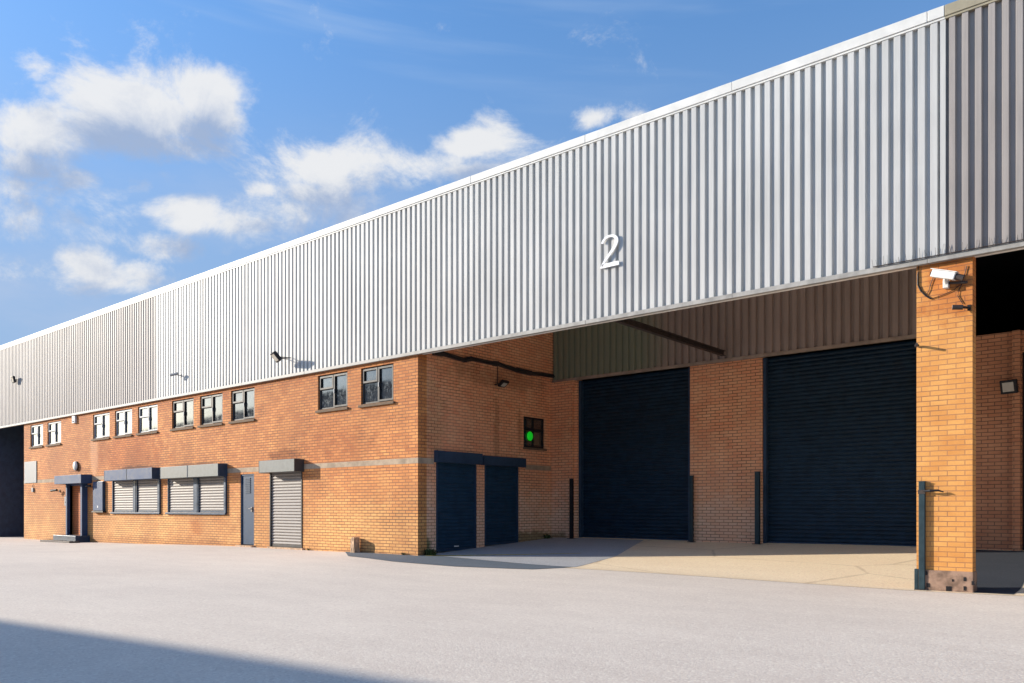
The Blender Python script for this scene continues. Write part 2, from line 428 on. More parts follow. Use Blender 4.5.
# back wall of bay
s1a, s1b, s2a, s2b = bx_(577.5), bx_(690), bx_(762), bx_(920)
r1, r2 = bx_(1013), bx_(1022)
ZI = EYE+3.63      # top of back wall brickwork
for u, v in ((SX, s1a), (s1b, s2a), (s2b, s2b+.02)): part('brick_wall', B(u, v, BY, BY+.25, -.2, ZI), M['brick_bay'], W)
ZR = on(1000, 333, BY)[1]
part('brick_wall', wall(bmesh.new(), s2b+.02, 11.5, -.2, ZR, [(r2, r2+5.2, -.2, 4.3)], BY, BY+.25), M['brick_dark'], W)
part('brick_pier', B(r1, r2-.02, BY-.1, BY-.003, 0, ZR-.002), M['brick_dark'], W)
part('brick_pier', B(SX+.002, bx_(574.5), BY-.12, BY-.003, -.1, ZI-.18), M['brick_bay'], W)
part('brick_pier', B(SX+.0025, bx_(576.5), BY-.15, BY-.004, ZI-.178, ZI-.03), M['brick_bay'], W)
# string course
zb0, zb1 = EYE+1.08, EYE+1.215
def segs(a, b, cuts):
    out = []; x = a
    for c0, c1_ in cuts:
        out.append((x, c0)); x = c1_
    out.append((x, b)); return [s for s in out if s[1]-s[0] > .02]
bmb = bmesh.new()
for a, b in segs(LX-.002, SX+.003, [(fx(59), fx(88)), (fx(104), fx(106.5)), (fx(106.5), fx(159)), (fx(161.5), fx(227.5)), (fx(259), fx(304))]):
    box(bmb, a, b, FY-.003, FY+.05, zb0, zb1)
for a, b in ((FY-.003, sAy0-.08), (side(525, 460)[0], BY-.13)):
    box(bmb, SX-.05, SX+.0035, a+.004, b, zb0, zb1)
pieces('string_course', bmb, M['band'], W)

def ribbed(x0, x1, y_tr, y_cr, z0, z1, pitch=.165, crown=.089, fl=.017):
    bm = bmesh.new(); n = int((x1-x0)/pitch); pitch = (x1-x0)/n; prof = []
    for i in range(n):
        a = x0+i*pitch; t = (pitch-crown-2*fl)/2
        prof += [(a, y_tr), (a+t, y_tr), (a+t+fl, y_cr), (a+t+fl+crown, y_cr), (a+t+2*fl+crown, y_tr)]
    prof.append((x1, y_tr))
    lo = [bm.verts.new((x, y, z0)) for x, y in prof]; hi = [bm.verts.new((x, y, z1)) for x, y in prof]
    for i in range(len(prof)-1): bm.faces.new((lo[i], lo[i+1], hi[i+1], hi[i]))
    return bm
J1, J2 = fx(157.5), fx(946)
yt, yc = FY-.02, FY-.075
part('cladding', ribbed(-60, J1, yt, yc, ZC+.06, ZT-.14), M['clad_left'], W)['label'] = 'dull weathered far section of ribbed fascia cladding'
part('cladding', ribbed(J1+.03, J2-.06, yt, yc, ZC+.06, ZT-.14), M['clad_mid'], W)['label'] = 'bright pale main section of ribbed fascia cladding'
part('cladding', ribbed(J2+.01, 11.5, yt, yc, ZC+.06, ZT-.14, .163, .076, .014), M['clad_right'], W)['label'] = 'brown grey near section of ribbed fascia cladding'
part('joint_strip', B(J2-.06, J2+.01, yc-.004, yt, ZC+.06, ZT-.14), M['clad_mid'], W)
part('joint_strip', B(J1, J1+.03, yc-.004, yt, ZC+.06, ZT-.14), M['clad_left'], W)
part('fascia_backing', B(-60, 11.5, yt+.003, FY+.2, ZC+.302, ZT-.1), M['soffit'], W)
part('soffit_lining', B(SX+.002, 11.5, FY+.02, FY+.2, ZC+.02, ZC+.30), M['soffit'], W)
def cap(x0, x1, m):
    bm = bmesh.new()
    x = x0
    while x < x1-.01:                       # lapped lengths of flashing
        e = min(x+3.0, x1)
        box(bm, x+.003, e-.003, yc-.03+random.uniform(-.002, .002), FY+.45, ZT-.16, ZT, .006)
        box(bm, x, e, yc-.012, FY+.3, ZT-.195, ZT-.162)
        x = e
    return part('cap_flashing', bm, m, W)
cap(-60, J2, M['trim']); cap(J2, 11.5, M['trim_tan'])
bm = bmesh.new(); x = -60
while x < 11.4:
    e = min(x+3.0, 11.5)
    box(bm, x+.002, e-.002, yc-.018+random.uniform(-.003, .003), FY-.002, ZC-.012, ZC+.068, .005); x = e
part('drip_trim', bm, M['trim_low'], W)
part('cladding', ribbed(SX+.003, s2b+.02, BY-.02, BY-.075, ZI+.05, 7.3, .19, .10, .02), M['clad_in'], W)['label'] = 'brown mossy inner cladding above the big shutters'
part('sheet_trim', B(SX+.003, s2b+.02, BY-.09, BY-.003, ZI-.03, ZI+.05, bev=.004), M['trim_brown'], W)
# steel beams between fascia and back wall
for i, X in enumerate((-8.62, -1.0, 6.0)):
    zc = EYE+3.74; z1 = EYE+3.74
    b_ = bmesh.new()
    box(b_, X-.05, X+.05, FY+.21, BY-.1, zc, zc+.012); box(b_, X-.005, X+.005, FY+.21, BY-.1, zc+.012, zc+.11)
    box(b_, X-.05, X+.05, FY+.21, BY-.1, zc+.11, zc+.122)
    part('steel_beam', b_, M['steel'], W)
# main body
part('roof', B(-60, 11.5, FY+.46, 60, ZT-.9, ZT-.75), M['roof'], W)
part('back_wall', B(-60, 11.5, 59.7, 60, -.4, ZT-.901), M['brick_dark'], W)
part('end_wall', B(-60.3, -60.002, FY, 60, -.4, ZT-.76), M['brick_dark'], W)
part('end_wall', B(11.502, 11.8, FY-.0, 60, -.4, ZT-.76), M['brick_dark'], W)
part('ceiling', B(-59.9, 11.4, FY+.22, BY-.1, 7.32, 7.4), M['soffit'], W)
part('ceiling', B(-59.9, 11.4, BY-.098, 59.6, 7.32, 7.4), M['inside'], W)
part('floor_slab', B(SX-12, 11.4, BY+.6, 40, .2, .35), M['inside'], W)

# brick pillar
pxa, pxb = fx(916.5), fx(972.5)
PW = .24
pl = part('brick_pillar', B(pxa, pxb, FY+.0, FY+PW, .30, ZC+.1), M['brick_pillar'], W)
bm = bmesh.new()
box(bm, pxa-.0, pxb+.012, FY-.03, FY+PW+.02, -.06, .30, .006)
ps = part('base_casing', bm, M['rust'], pl)
bm = bmesh.new()
def ppx(x, y): return on(x, y)
for (a, b_, c, d) in ((946.5, 952, 586, 591), (964, 966.5, 577, 581), (964, 966.5, 586, 590.5), (952.5, 954, 579, 581.5), (972, 975, 581, 585), (926, 928, 571, 575), (927, 930, 583, 587)):
    xa, za = ppx(a, c); xb, zb = ppx(b_, d)
    box(bm, xa, xb, FY-.036, FY-.029, zb, za)
pieces('opening', bm, M['blackp'], pl)
bm = bmesh.new()
box(bm, pxa-.02, pxa+.03, FY-.045, FY+.1, -.05, .31, .004)
part('corner_plate', bm, M['teal'], pl)

# windows -------------------------------------------------------------
def window(x0, x1, z0, z1, white, Y=FY):
    fm = M['upvc'] if white else M['alu']
    yf = Y+.055; t = .055
    bm = bmesh.new()
    box(bm, x0, x1, yf, yf+.06, z0, z0+t); box(bm, x0, x1, yf, yf+.06, z1-t, z1)
    box(bm, x0, x0+t, yf, yf+.06, z0+t, z1-t); box(bm, x1-t, x1, yf, yf+.06, z0+t, z1-t)
    xm = x0+(x1-x0)*.5; zm = z0+(z1-z0)*.60
    box(bm, xm-.03, xm+.03, yf, yf+.06, z0+t, z1-t); box(bm, x0+t, xm-.03, yf, yf+.06, zm-.03, zm+.03)
    w = part('window', bm, fm, W)
    w['label'] = ('white' if white else 'grey')+' framed upper window with a small top vent'
    def sash(a, b, c, d, nm):
        s = bmesh.new(); k = .045; y0 = yf-.028
        box(s, a, b, y0, yf-.002, c, c+k); box(s, a, b, y0, yf-.002, d-k, d)
        box(s, a, a+k, y0, yf-.002, c+k, d-k); box(s, b-k, b, y0, yf-.002, c+k, d-k)
        return rel(obj(nm, s, fm, w), w)
    sash(x0+t-.02, xm-.012, zm-.012, z1-t+.02, 'vent_sash')
    sash(xm+.012, x1-t+.02, z0+t-.02, z1-t+.02, 'casement_sash')
    rel(obj('pane', B(x0+t-.01, x1-t+.01, yf+.02, yf+.03, z0+t-.01, z1-t+.01), M['glass_pale'] if white else M['glass'], w), w)
    s = B(x0-.06, x1+.05, Y-.055, Y-.002, z0-.075, z0-.012, bev=.006)
    box(s, x0+.003, x1-.003, Y-.0021, yf-.001, z0+.001, z0+.012)
    rel(obj('sill', s, M['sill'], w), w)
    h = B(xm+.03, xm+.05, yf-.045, yf-.029, (z0+z1)/2-.06, (z0+z1)/2+.05); rel(obj('handle', h, M['upvc'], w), w)
for a, b, wh in wins: window(fx(a), fx(b), wz0, wz1, wh)
# rooms behind the windows are closed
part('inner_wall', B(LX+.32, SX-.32, FY+.34, FY+.36, -.3, ZC+.2), M['inside'], W)

# side window
bm = bmesh.new(); t = .05; X0 = SX-.05
def sbox(bm, y0, y1, z0, z1, xa, xb): box(bm, xa, xb, y0, y1, z0, z1)
sbox(bm, wy0, wy1, wzb, wzb+t, X0-.06, X0); sbox(bm, wy0, wy1, wzt-t, wzt, X0-.06, X0)
sbox(bm, wy0, wy0+t, wzb+t, wzt-t, X0-.06, X0); sbox(bm, wy1-t, wy1, wzb+t, wzt-t, X0-.06, X0)
zm = wzb+(wzt-wzb)*.60; ym = wy0+(wy1-wy0)*.52
sbox(bm, wy0+t, wy1-t, zm-.035, zm+.035, X0-.06, X0+.02); sbox(bm, ym-.02, ym+.02, wzb+t, wzt-t, X0-.05, X0-.002)
w = part('window', bm, M['blackp'], W); w['label'] = 'black framed window in the side wall of the bay'
rel(obj('pane', B(X0-.04, X0-.03, wy0+t-.01, wy1-t+.01, wzb+t-.01, wzt-t+.01), M['glass'], w), w)
rel(obj('curtain', B(X0-.03+.002, X0-.024, ym+.05, wy1-t-.12, wzb+t+.04, zm-.06), M['sill'], w), w)
rel(obj('sill', B(SX-.04, SX+.035, wy0-.03, wy1+.05, wzb-.06, wzb-.002), M['sill'], w), w)

# shutters --------------------------------------------------------------
def slats(u0, u1, w, z0, z1, pitch=.085, axis='x', sgn=-1, depth=.020):
    """curtain of curved slats; w = plane, sgn = outward direction"""
    bm = bmesh.new(); n = max(1, int(round((z1-z0)/pitch))); p = (z1-z0)/n; prof = []
    for i in range(n):
        z = z0+i*p
        for t_, d in ((0, 0), (.10, .0), (.16, .55), (.36, .95), (.55, 1), (.75, .85), (.92, .45), (.96, 0)):
            prof.append((z+t_*p, w+sgn*d*depth))
    prof.append((z1, w))
    def V(u, wz): return bm.verts.new((u, wz[1], wz[0]) if axis == 'x' else (wz[1], u, wz[0]))
    A = [V(u0, q) for q in prof]; Bv = [V(u1, q) for q in prof]
    for i in range(len(prof)-1): bm.faces.new((A[i], Bv[i], Bv[i+1], A[i+1]))
    return bm
def abox(bm, axis, u0, u1, w0, w1, z0, z1, bev=0):
    if axis == 'x': box(bm, u0, u1, min(w0, w1), max(w0, w1), z0, z1, bev)
    else: box(bm, min(w0, w1), max(w0, w1), u0, u1, z0, z1, bev)
    return bm
def shutter(u0, u1, z0, z1, wplane, sgn, axis, mc, mr, mb, boxr=None, inset=.04, rail=.05, label=None, pitch=.085, proud=.02):
    w = wplane-sgn*inset
    c = part('roller_shutter', slats(u0+rail*.6, u1-rail*.6, w, z0+.06, z1, pitch, axis, sgn), mc, W)
    if label: c['label'] = label
    def sp(n, bm, m): return rel(obj(n, bm, m, c), c)
    for a, b in ((u0, u0+rail), (u1-rail, u1)):
        sp('guide_rail', abox(bmesh.new(), axis, a+.003, b-.003, w-sgn*.03, wplane+sgn*proud, z0+.002, z1-.003, .003), mr)
    sp('bottom_rail', abox(bmesh.new(), axis, u0+rail, u1-rail, w-sgn*.01, w+sgn*.028, z0+.004, z0+.065, .003), mr)
    if boxr:
        a, b, za, zb, d = boxr
        bb = abox(bmesh.new(), axis, a, b, wplane+sgn*.003, wplane+sgn*d, za, zb, .008)
        sp('shutter_box', bb, mb)
        for ea, eb in ((a-.004, a+.012), (b-.012, b+.004)):
            sp('end_plate', abox(bmesh.new(), axis, ea, eb, wplane+sgn*.004, wplane+sgn*(d+.004), za-.004, zb+.004), mr)
    return c
# box ends are read at the wall plane; box depth .33
BD = .33
def fbox(x0, x1, ytop, ybot, xm, d=BD):
    # the front face stands d nearer: heights read on that nearer plane
    return (fx(x0), fx(x1), on(xm, ybot, FY-d)[1], on(xm, ytop, FY-d)[1], d)
shutter(fx(112.5), fx(134), sh_z0, sh_z1, FY, -1, 'x', M['galv'], M['navy'], M['bluegrey'], (fx(113), fx(135.2), fz(180,478), fz(180,466.5), BD), label='left galvanised window shutter under a blue grey box')
shutter(fx(136.5), fx(158.5), sh_z0, sh_z1, FY, -1, 'x', M['galv'], M['navy'], M['bluegrey'], (fx(135.6), fx(161), fz(180,478), fz(180,466.5), BD), label='right galvanised window shutter under a blue grey box')
shutter(fx(168), fx(194.5), sh_z0, sh_z1, FY, -1, 'x', M['galv'], M['navy'], M['box_grey'], (fx(169.5), fx(196.5), fz(180,478.5), fz(180,467), BD), label='left galvanised window shutter under a grey box')
shutter(fx(198), fx(225), sh_z0, sh_z1, FY, -1, 'x', M['galv'], M['navy'], M['box_grey'], (fx(197), fx(227.5), fz(180,478.5), fz(180,467), BD), label='right galvanised window shutter under a grey box')
shutter(fx(270), fx(302.5), dz0, fz(285, 470), FY, -1, 'x', M['galv'], M['alu'], M['box_grey'], (fx(268.5), fx(304), fz(285, 472.5), fz(285, 460.5), BD), label='galvanised door shutter under a wide grey box')
# framing under window shutters
for a, b in ((112, 161), (167, 227)):
    part('shutter_sill', B(fx(a), fx(b), FY-.07, FY-.003, sh_z0-.06, sh_z0-.002, bev=.004), M['navy'], W)
for a, b in ((159, 161), (225.4, 227.2)):
    part('frame_post', B(fx(a), fx(b), FY-.06, FY-.003, sh_z0, sh_z1-.06, bev=.003), M['navy'], W)
for a, b in ((134.2, 136.3), (194.7, 197.8)):
    part('frame_post', B(fx(a)+.005, fx(b)-.005, FY-.03, FY-.003, sh_z0, sh_z1-.02, bev=.003), M['navy'], W)
# bay side wall shutters
_, tb = side(440, 452); _, bb = side(440, 464)
shutter(sAy0, sAy1, sAg+.0, sz1, SX, 1, 'y', M['dark'], M['navy'], M['navy'], (side(434, 0)[0], side(479, 0)[0], sz1-.02, sz1+.26, .12), label='left navy roller shutter in the side wall of the bay', pitch=.09)
shutter(sBy0, sBy1, sBg+.0, sz1, SX, 1, 'y', M['dark'], M['navy'], M['navy'], (side(481, 0)[0], side(522.5, 0)[0], sz1-.02, sz1+.22, .12), label='right navy roller shutter in the side wall of the bay', pitch=.09)
part('label_plate', B(SX-.02, SX-.008, (sAy0+sAy1)/2-.07, (sAy0+sAy1)/2+.1, sAg+.10, sAg+.13), M['whitep'], W)
# large bay shutters
g1 = .37
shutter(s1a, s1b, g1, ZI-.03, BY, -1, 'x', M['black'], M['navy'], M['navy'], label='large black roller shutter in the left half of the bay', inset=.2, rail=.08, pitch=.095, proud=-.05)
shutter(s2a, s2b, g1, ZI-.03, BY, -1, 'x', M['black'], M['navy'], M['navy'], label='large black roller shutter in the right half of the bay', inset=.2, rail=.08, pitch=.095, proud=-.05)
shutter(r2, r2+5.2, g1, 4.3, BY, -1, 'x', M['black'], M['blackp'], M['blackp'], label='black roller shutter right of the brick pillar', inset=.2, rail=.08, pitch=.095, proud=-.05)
shutter(-47.5, LX-1.2, -.12, 4.6, 17.0, -1, 'x', M['dark'], M['navy'], M['navy'], label='dark roller shutter in the far left bay', inset=.1, rail=.08, pitch=.095, proud=-.02)

# blue door
dx0, dx1, dzt = fx(240.5), fx(254), fz(247, 474)
fr = bmesh.new()
box(fr, dx0, dx0+.05, FY+.02, FY+.09, dz0, dzt); box(fr, dx1-.05, dx1, FY+.02, FY+.09, dz0, dzt); box(fr, dx0+.05, dx1-.05, FY+.02, FY+.09, dzt-.05, dzt)
dr = part('door', B(dx0+.052, dx1-.052, FY+.04, FY+.085, dz0+.02, dzt-.052, bev=.003), M['door_blue'], W); dr['label'] = 'blue steel door with a small louvred vent'
rel(obj('door_frame', fr, M['door_blue'], dr), dr)
v_ = bmesh.new(); xa = dx0+(dx1-dx0)*.26; xb = dx0+(dx1-dx0)*.66
for k in range(9):
    z = fz(247, 493)+k*(.052); box(v_, xa, xb, FY+.022, FY+.038, z, z+.03)
rel(obj('vent', v_, M['navy'], dr), dr)
hd = B(dx1-.17, dx1-.10, FY-.0, FY+.038, fz(247, 511)-.02, fz(247, 511)+.12, bev=.004); tube(hd, [(dx1-.13, FY+.0, fz(247, 511)+.07), (dx1-.13, FY-.03, fz(247, 511)+.07), (dx1-.24, FY-.03, fz(247, 511)+.07)], .009)
rel(obj('handle', hd, M['galv'], dr), dr)
part('threshold', B(dx0-.1, dx1+.05, FY-.12, FY+.1, dz0-.2, dz0-.003, bev=.01), M['stone'], W)
part('threshold', B(fx(268.5), fx(304), FY-.06, FY+.1, dz0-.2, dz0-.003, bev=.008), M['stone'], W)

# side entrance: canopy box, posts, infill, steps
e0, e1 = fx(70), fx(86)
inf = part('infill_panel', B(e0+.02, e1-.02, FY+.12, FY+.2, ez0, ez1-.002), brick('brown_brick', (.50, .14, .04), (.60, .19, .055), (.12, .05, .03), None, (), dirt=.2, joints_dark=.3), W)
pieces('entrance_frame', box(box(box(bmesh.new(), e0-.12, e0-.0, FY-.12, FY+.1, ez0, ez1), e1, e1+.14, FY-.22, FY+.0-.002, ez0, ez1), e0+.001, e1-.001, FY+.02, FY+.1, ez1-.06, ez1-.003), M['bluegrey'], W)
part('door_canopy', B(fx(65), fx(92), FY-.42, FY-.003, ez1+.0, fz(78, 475.5), bev=.01), M['bluegrey'], W)
part('entrance_lining', B(e1-.02, e1-.002, FY+.0, FY+.11, ez0, ez1-.07), M['whitep'], W)
st = B(e0-.25, e1+.35, FY-.55, FY-.003, -.3, ez0-.002, bev=.01)
part('step', st, M['navy'], W)
part('step', B(e0-.5, e1+.75, FY-.95, FY-.553, -.3, ez0-.19, bev=.01), M['steel'], W)

# ---------------------------------------------------------------- things on the walls
def wall_thing(name, px, py, label, cat, Y=FY, group=None):
    X, z = on(px, py, Y); return thing(name, (X, Y, z), label, cat, group), X, z
# meter cabinet
t0, X, z = wall_thing('meter_cabinet', 100.5, 511, 'blue grey metal cabinet on the brick wall beside the canopied entrance', 'cabinet')
xa, xb = fx(95.5), fx(105.5); zt = fz(100, 481.5)
part('cabinet_body', B(xa, xb, FY-.09, FY-.003, z, zt, bev=.01), M['navy'], t0)
part('cabinet_door', B(xa+.02, xb-.02, FY-.108, FY-.092, z+.02, zt-.02, bev=.004), M['bluegrey'], t0)
part('warning_plate', B((xa+xb)/2-.03, (xa+xb)/2+.05, FY-.113, FY-.109, z+.12, z+.2), M['whitep'], t0)
part('base_ledge', B(xa-.04, xb+.08, FY-.14, FY-.003, z-.06, z-.002, bev=.005), M['blackp'], t0)
# notice board
t0, X, z = wall_thing('notice_board', 31, 483, 'blank pale rectangular board on the far left end of the brick wall', 'sign')
part('panel', B(fx(25), fx(37), FY-.03, FY-.012, fz(31, 483), fz(31, 461.5), bev=.003), M['board'], t0)
pieces('batten', box(B(fx(26), fx(27), FY-.011, FY-.001, fz(31, 482), fz(31, 463)), fx(35), fx(36), FY-.011, FY-.001, fz(31, 482), fz(31, 463)), M['galv'], t0)
# bulkhead lamp
def oval(cx, cy, cz, rx, ry, rz, seg=20):
    bm = bmesh.new(); bmesh.ops.create_uvsphere(bm, u_segments=seg, v_segments=10, radius=1)
    bmesh.ops.scale(bm, vec=(rx, ry, rz), verts=bm.verts); bmesh.ops.translate(bm, vec=(cx, cy, cz), verts=bm.verts); return bm
t0, X, z = wall_thing('bulkhead_lamp', 77, 466, 'white oval bulkhead lamp on the brick above the entrance canopy', 'lamp')
part('base', oval(X, FY-.03, z, .17, .035, .19), M['blackp'], t0, True)
part('diffuser', oval(X, FY-.07, z, .16, .07, .18), M['diffuser'], t0, True)
# alarm box
t0, X, z = wall_thing('alarm_box', 75.5, 420, 'small white alarm box just under the fascia at the far end', 'alarm box')
bm = B(X-.13, X+.13, FY-.09, FY-.003, z-.13, z+.15, bev=.015); part('casing', bm, M['whitep'], t0)
part('strobe', oval(X, FY-.09, z-.06, .05, .03, .03), M['bluegrey'], t0, True)
# little plate, junction box
t0, X, z = wall_thing('intercom', 66.3, 501, 'small pale intercom panel left of the canopied entrance', 'intercom')
part('casing', B(X-.09, X+.09, FY-.04, FY-.003, z-.19, z+.17, bev=.008), M['board'], t0); part('button', oval(X, FY-.042, z-.05, .02, .012, .02, 10), M['blackp'], t0, True)
t0, X, z = wall_thing('junction_box', 33.5, 490, 'tiny grey junction box low below the pale board', 'junction box')
part('casing', B(X-.09, X+.09, FY-.06, FY-.003, z-.09, z+.09, bev=.01), M['board'], t0); part('conduit', tube(bmesh.new(), [(X, FY-.03, z+.085), (X, FY-.03, z+.2), (X, FY-.0, z+.24)], .012), M['board'], t0)
def small_camera(px, py, label, Y=FY, col='blackp', dirx=-.3, L=.28, r=.045, wallx=None):
    t, X, z = wall_thing('security_camera', px, py, label, 'camera', Y)
    part('bracket', tube(B(X-.04, X+.04, Y-.02, Y-.003, z-.05, z+.05, bev=.004), [(X, Y-.015, z), (X, Y-.12, z), (X+dirx*.3, Y-.16, z+.03)], .015), M[col], t)
    part('body', tube(bmesh.new(), [(X-dirx*.2, Y-.15, z+.04), (X+dirx*(L/.3), Y-.24, z+.01)], r, 12), M[col], t)
    return t
small_camera(60, 491, 'small black camera on the brick left of the entrance door')
small_camera(94, 487, 'small black camera under the right end of the entrance canopy', dirx=-.2, L=.2)
small_camera(181, 375.5, 'small pale camera low on the bright fascia above the windows', yc, 'board', dirx=-.25)
# floodlights
def floodlight(loc, out, along, label, arm, head=(.26, .2), tilt=35, parentrod=None):
    """loc on wall, out = unit vector off wall, along = unit vector along wall"""
    t = thing('floodlight', loc, label, 'floodlight'); L = Vector(loc); o = Vector(out); a = Vector(along)
    br = bmesh.new(); tube(br, [L+a*.10, L+a*.10+o*arm*.9], .014); tube(br, [L-a*.10, L-a*.10+o*arm*.9], .014)
    tube(br, [L+a*.10+o*arm*.9, L-a*.10+o*arm*.9], .014)
    part('bracket', br, M['steel'], t)
    w_, h_ = head
    rot = Matrix((a, o, Vector((0, 0, 1)))).transposed().to_4x4() @ Matrix.Rotation(R(tilt), 4, 'X')
    hb = B(-w_/2, w_/2, -.045, .02, -h_/2, h_/2, bev=.012)
    for k in range(7): box(hb, -w_/2+.03+k*(w_-.06)/6-.004, -w_/2+.03+k*(w_-.06)/6+.004, -.075, -.046, -h_/2+.02, h_/2-.02)
    bmesh.ops.transform(hb, matrix=Matrix.Translation(L+o*(arm+.05)) @ rot, verts=hb.verts)
    part('housing', hb, M['blackp'], t)
    gb = B(-w_/2+.05, w_/2-.05, .021, .027, -h_/2+.045, h_/2-.045)
    bmesh.ops.transform(gb, matrix=Matrix.Translation(L+o*(arm+.05)) @ rot, verts=gb.verts)
    part('lamp_glass', gb, M['lens'], t)
    return t
X, z = on(290, 358.5, yc)
floodlight((X, yc, z), (-.35, -.937, 0), (.937, -.35, 0), 'grey floodlight on a long arm low on the bright fascia', .36, (.36, .30), -40)
X, z = on(17, 380, yc)
floodlight((X, yc, z), (0, -1, 0), (-1, 0, 0), 'small dark floodlight on the dull far left fascia', .12, (.28, .3), -15)
Yl, zl = side(497, 385)
fl = floodlight((SX, Yl, zl), (1, 0, 0), (0, 1, 0), 'black floodlight hanging on the side wall below the cable tray', .18, (.26, .22), -55)
_, zt_ = side(497, 366)
part('cable', tube(bmesh.new(), [(SX+.02, Yl, zl+.02), (SX+.02, Yl, zt_+.05)], .008), M['blackp'], fl)
X, z = on(1013.5, 388, BY)
floodlight((X, BY-.1, z), (-.3, -.954, 0), (-.954, .3, 0), 'square black floodlight on the dark brick pier right of the pillar', .10, (.30, .27), -12)

# cable tray along side wall
t0 = thing('cable_tray', (SX, 15, side(442, 354)[1]), 'dark sagging cable tray running along the top of the bay side wall', 'cable tray')
pts = [(432,352.5),(442,354.2),(452,357),(463,360.2),(470,359),(482,361.5),(492,363.5),(497,364),(505,367),(515,370),(530,373.5),(540,374.5),(556,377)]
q_ = [side(*p) for p in pts]
bm = bmesh.new()
for k, (a, b) in enumerate(zip(q_, q_[1:])):
    h = .05 if k % 3 else .065
    vs = [bm.verts.new(v) for v in [(SX+.003, a[0], a[1]-h), (SX+.07, a[0], a[1]-h), (SX+.07, a[0], a[1]+h), (SX+.003, a[0], a[1]+h),
                                    (SX+.003, b[0], b[1]-h), (SX+.07, b[0], b[1]-h), (SX+.07, b[0], b[1]+h), (SX+.003, b[0], b[1]+h)]]
    for f in ((0,1,2,3),(4,7,6,5),(0,4,5,1),(1,5,6,2),(2,6,7,3),(3,7,4,0)): bm.faces.new([vs[i] for i in f])
part('tray', bm, M['steel'], t0)
part('cable', tube(bmesh.new(), [(SX+.085, a, b_+.03*math.sin(i*2.1)) for i, (a, b_) in enumerate(q_)], .018), M['blackp'], t0)

# number on the fascia
def numeral():
    cl = [(.02,.80,.055),(.06,.885,.062),(.13,.955,.066),(.23,.985,.07),(.33,.965,.078),(.405,.90,.088),(.43,.80,.094),(.405,.68,.094),(.345,.56,.088),(.26,.44,.078),(.16,.30,.07),(.07,.17,.062),(.015,.06,.06)]
    s = .60; X0, z0 = on(601, 268.3, yc-.06)
    def P(u, v): return (X0+u*s*1.30, z0+v*s)
    bm = bmesh.new(); yf, yb = yc-.05, yc-.025
    def slab(loop):
        fr = [bm.verts.new((x, yf, z)) for x, z in loop]; bk = [bm.verts.new((x, yb, z)) for x, z in loop]
        bm.faces.new(fr); bm.faces.new(bk[::-1])
        for i in range(len(loop)): j = (i+1) % len(loop); bm.faces.new((fr[i], fr[j], bk[j], bk[i]))
    # smooth the centre line
    fine = []
    for i in range(len(cl)-1):
        p0 = cl[max(i-1, 0)]; p1 = cl[i]; p2 = cl[i+1]; p3 = cl[min(i+2, len(cl)-1)]
        for k in range(4):
            t = k/4; fine.append(tuple(.5*((2*p1[j])+(-p0[j]+p2[j])*t+(2*p0[j]-5*p1[j]+4*p2[j]-p3[j])*t*t+(-p0[j]+3*p1[j]-3*p2[j]+p3[j])*t**3) for j in range(3)))
    fine.append(cl[-1])
    L_, R_ = [], []
    for i, (u, v, w) in enumerate(fine):
        a = fine[max(i-1, 0)]; b = fine[min(i+1, len(fine)-1)]
        w *= .95; d = Vector((b[0]-a[0], b[1]-a[1])).normalized(); n = Vector((-d.y, d.x))
        L_.append(P(u+n.x*w/2, v+n.y*w/2)); R_.append(P(u-n.x*w/2, v-n.y*w/2))
    for side_ in (0, 1): pass
    vf = [[bm.verts.new((x, y, z)) for x, z in S] for y in (yf, yb) for S in (L_, R_)]
    for i in range(len(L_)-1):
        bm.faces.new((vf[0][i], vf[0][i+1], vf[1][i+1], vf[1][i])); bm.faces.new((vf[2][i], vf[3][i], vf[3][i+1], vf[2][i+1]))
        bm.faces.new((vf[0][i], vf[2][i], vf[2][i+1], vf[0][i+1])); bm.faces.new((vf[1][i], vf[1][i+1], vf[3][i+1], vf[3][i]))
    bm.faces.new((vf[0][0], vf[1][0], vf[3][0], vf[2][0]))
    slab([P(-.02, -.002), P(.50, -.002), P(.485, .125), P(.05, .125), P(-.02, .05)])
    return bm, X0, z0
bm, nx, nz = numeral()
nt_ = thing('house_number', (nx, yc, nz), 'large white number 2 standing off the pale ribbed fascia', 'number sign')
M['number'] = simple('number_white', (.88, .88, .88), .4, 0, .02)
part('numeral', bm, M['number'], nt_)
sb_ = bmesh.new()
for dx_, dz_ in ((.09, .03), (.25, .03), (.2, .32), (.27, .52), (.06, .56)):
    tube(sb_, [(nx+dx_, yc-.026, nz+dz_), (nx+dx_, yc+.03, nz+dz_)], .008, 6)
pieces('fixing_stud', sb_, M['galv'], nt_)

# ---------------------------------------------------------------- things on the brick pillar
X, z = on(947, 285)
t0 = thing('security_camera', (X, FY, z), 'large white camera on a bracket at the top of the yellow brick pillar', 'camera')
bk_ = B(X-.035, X+.035, FY-.10, FY-.003, z-.06, z+.06, bev=.006)
tube(bk_, [(X, FY-.08, z), (X, FY-.14, z+.05), (X, FY-.15, z+.11)], .022)
part('bracket', bk_, M['whitep'], t0)
cb = B(-.17, .16, -.055, .055, -.05, .055, bev=.01); box(cb, -.195, .17, -.065, .065, .056, .066)
mt = Matrix.Translation((X+.0, FY-.17, z+.11)) @ Matrix.Rotation(R(-8), 4, 'Z') @ Matrix.Rotation(R(20), 4, 'Y')
bmesh.ops.transform(cb, matrix=mt, verts=cb.verts); part('housing', cb, M['whitep'], t0)
lb = tube(bmesh.new(), [(-.190, 0, 0), (-.16, 0, 0)], .035, 14); bmesh.ops.transform(lb, matrix=mt, verts=lb.verts); part('lens', lb, M['blackp'], t0)
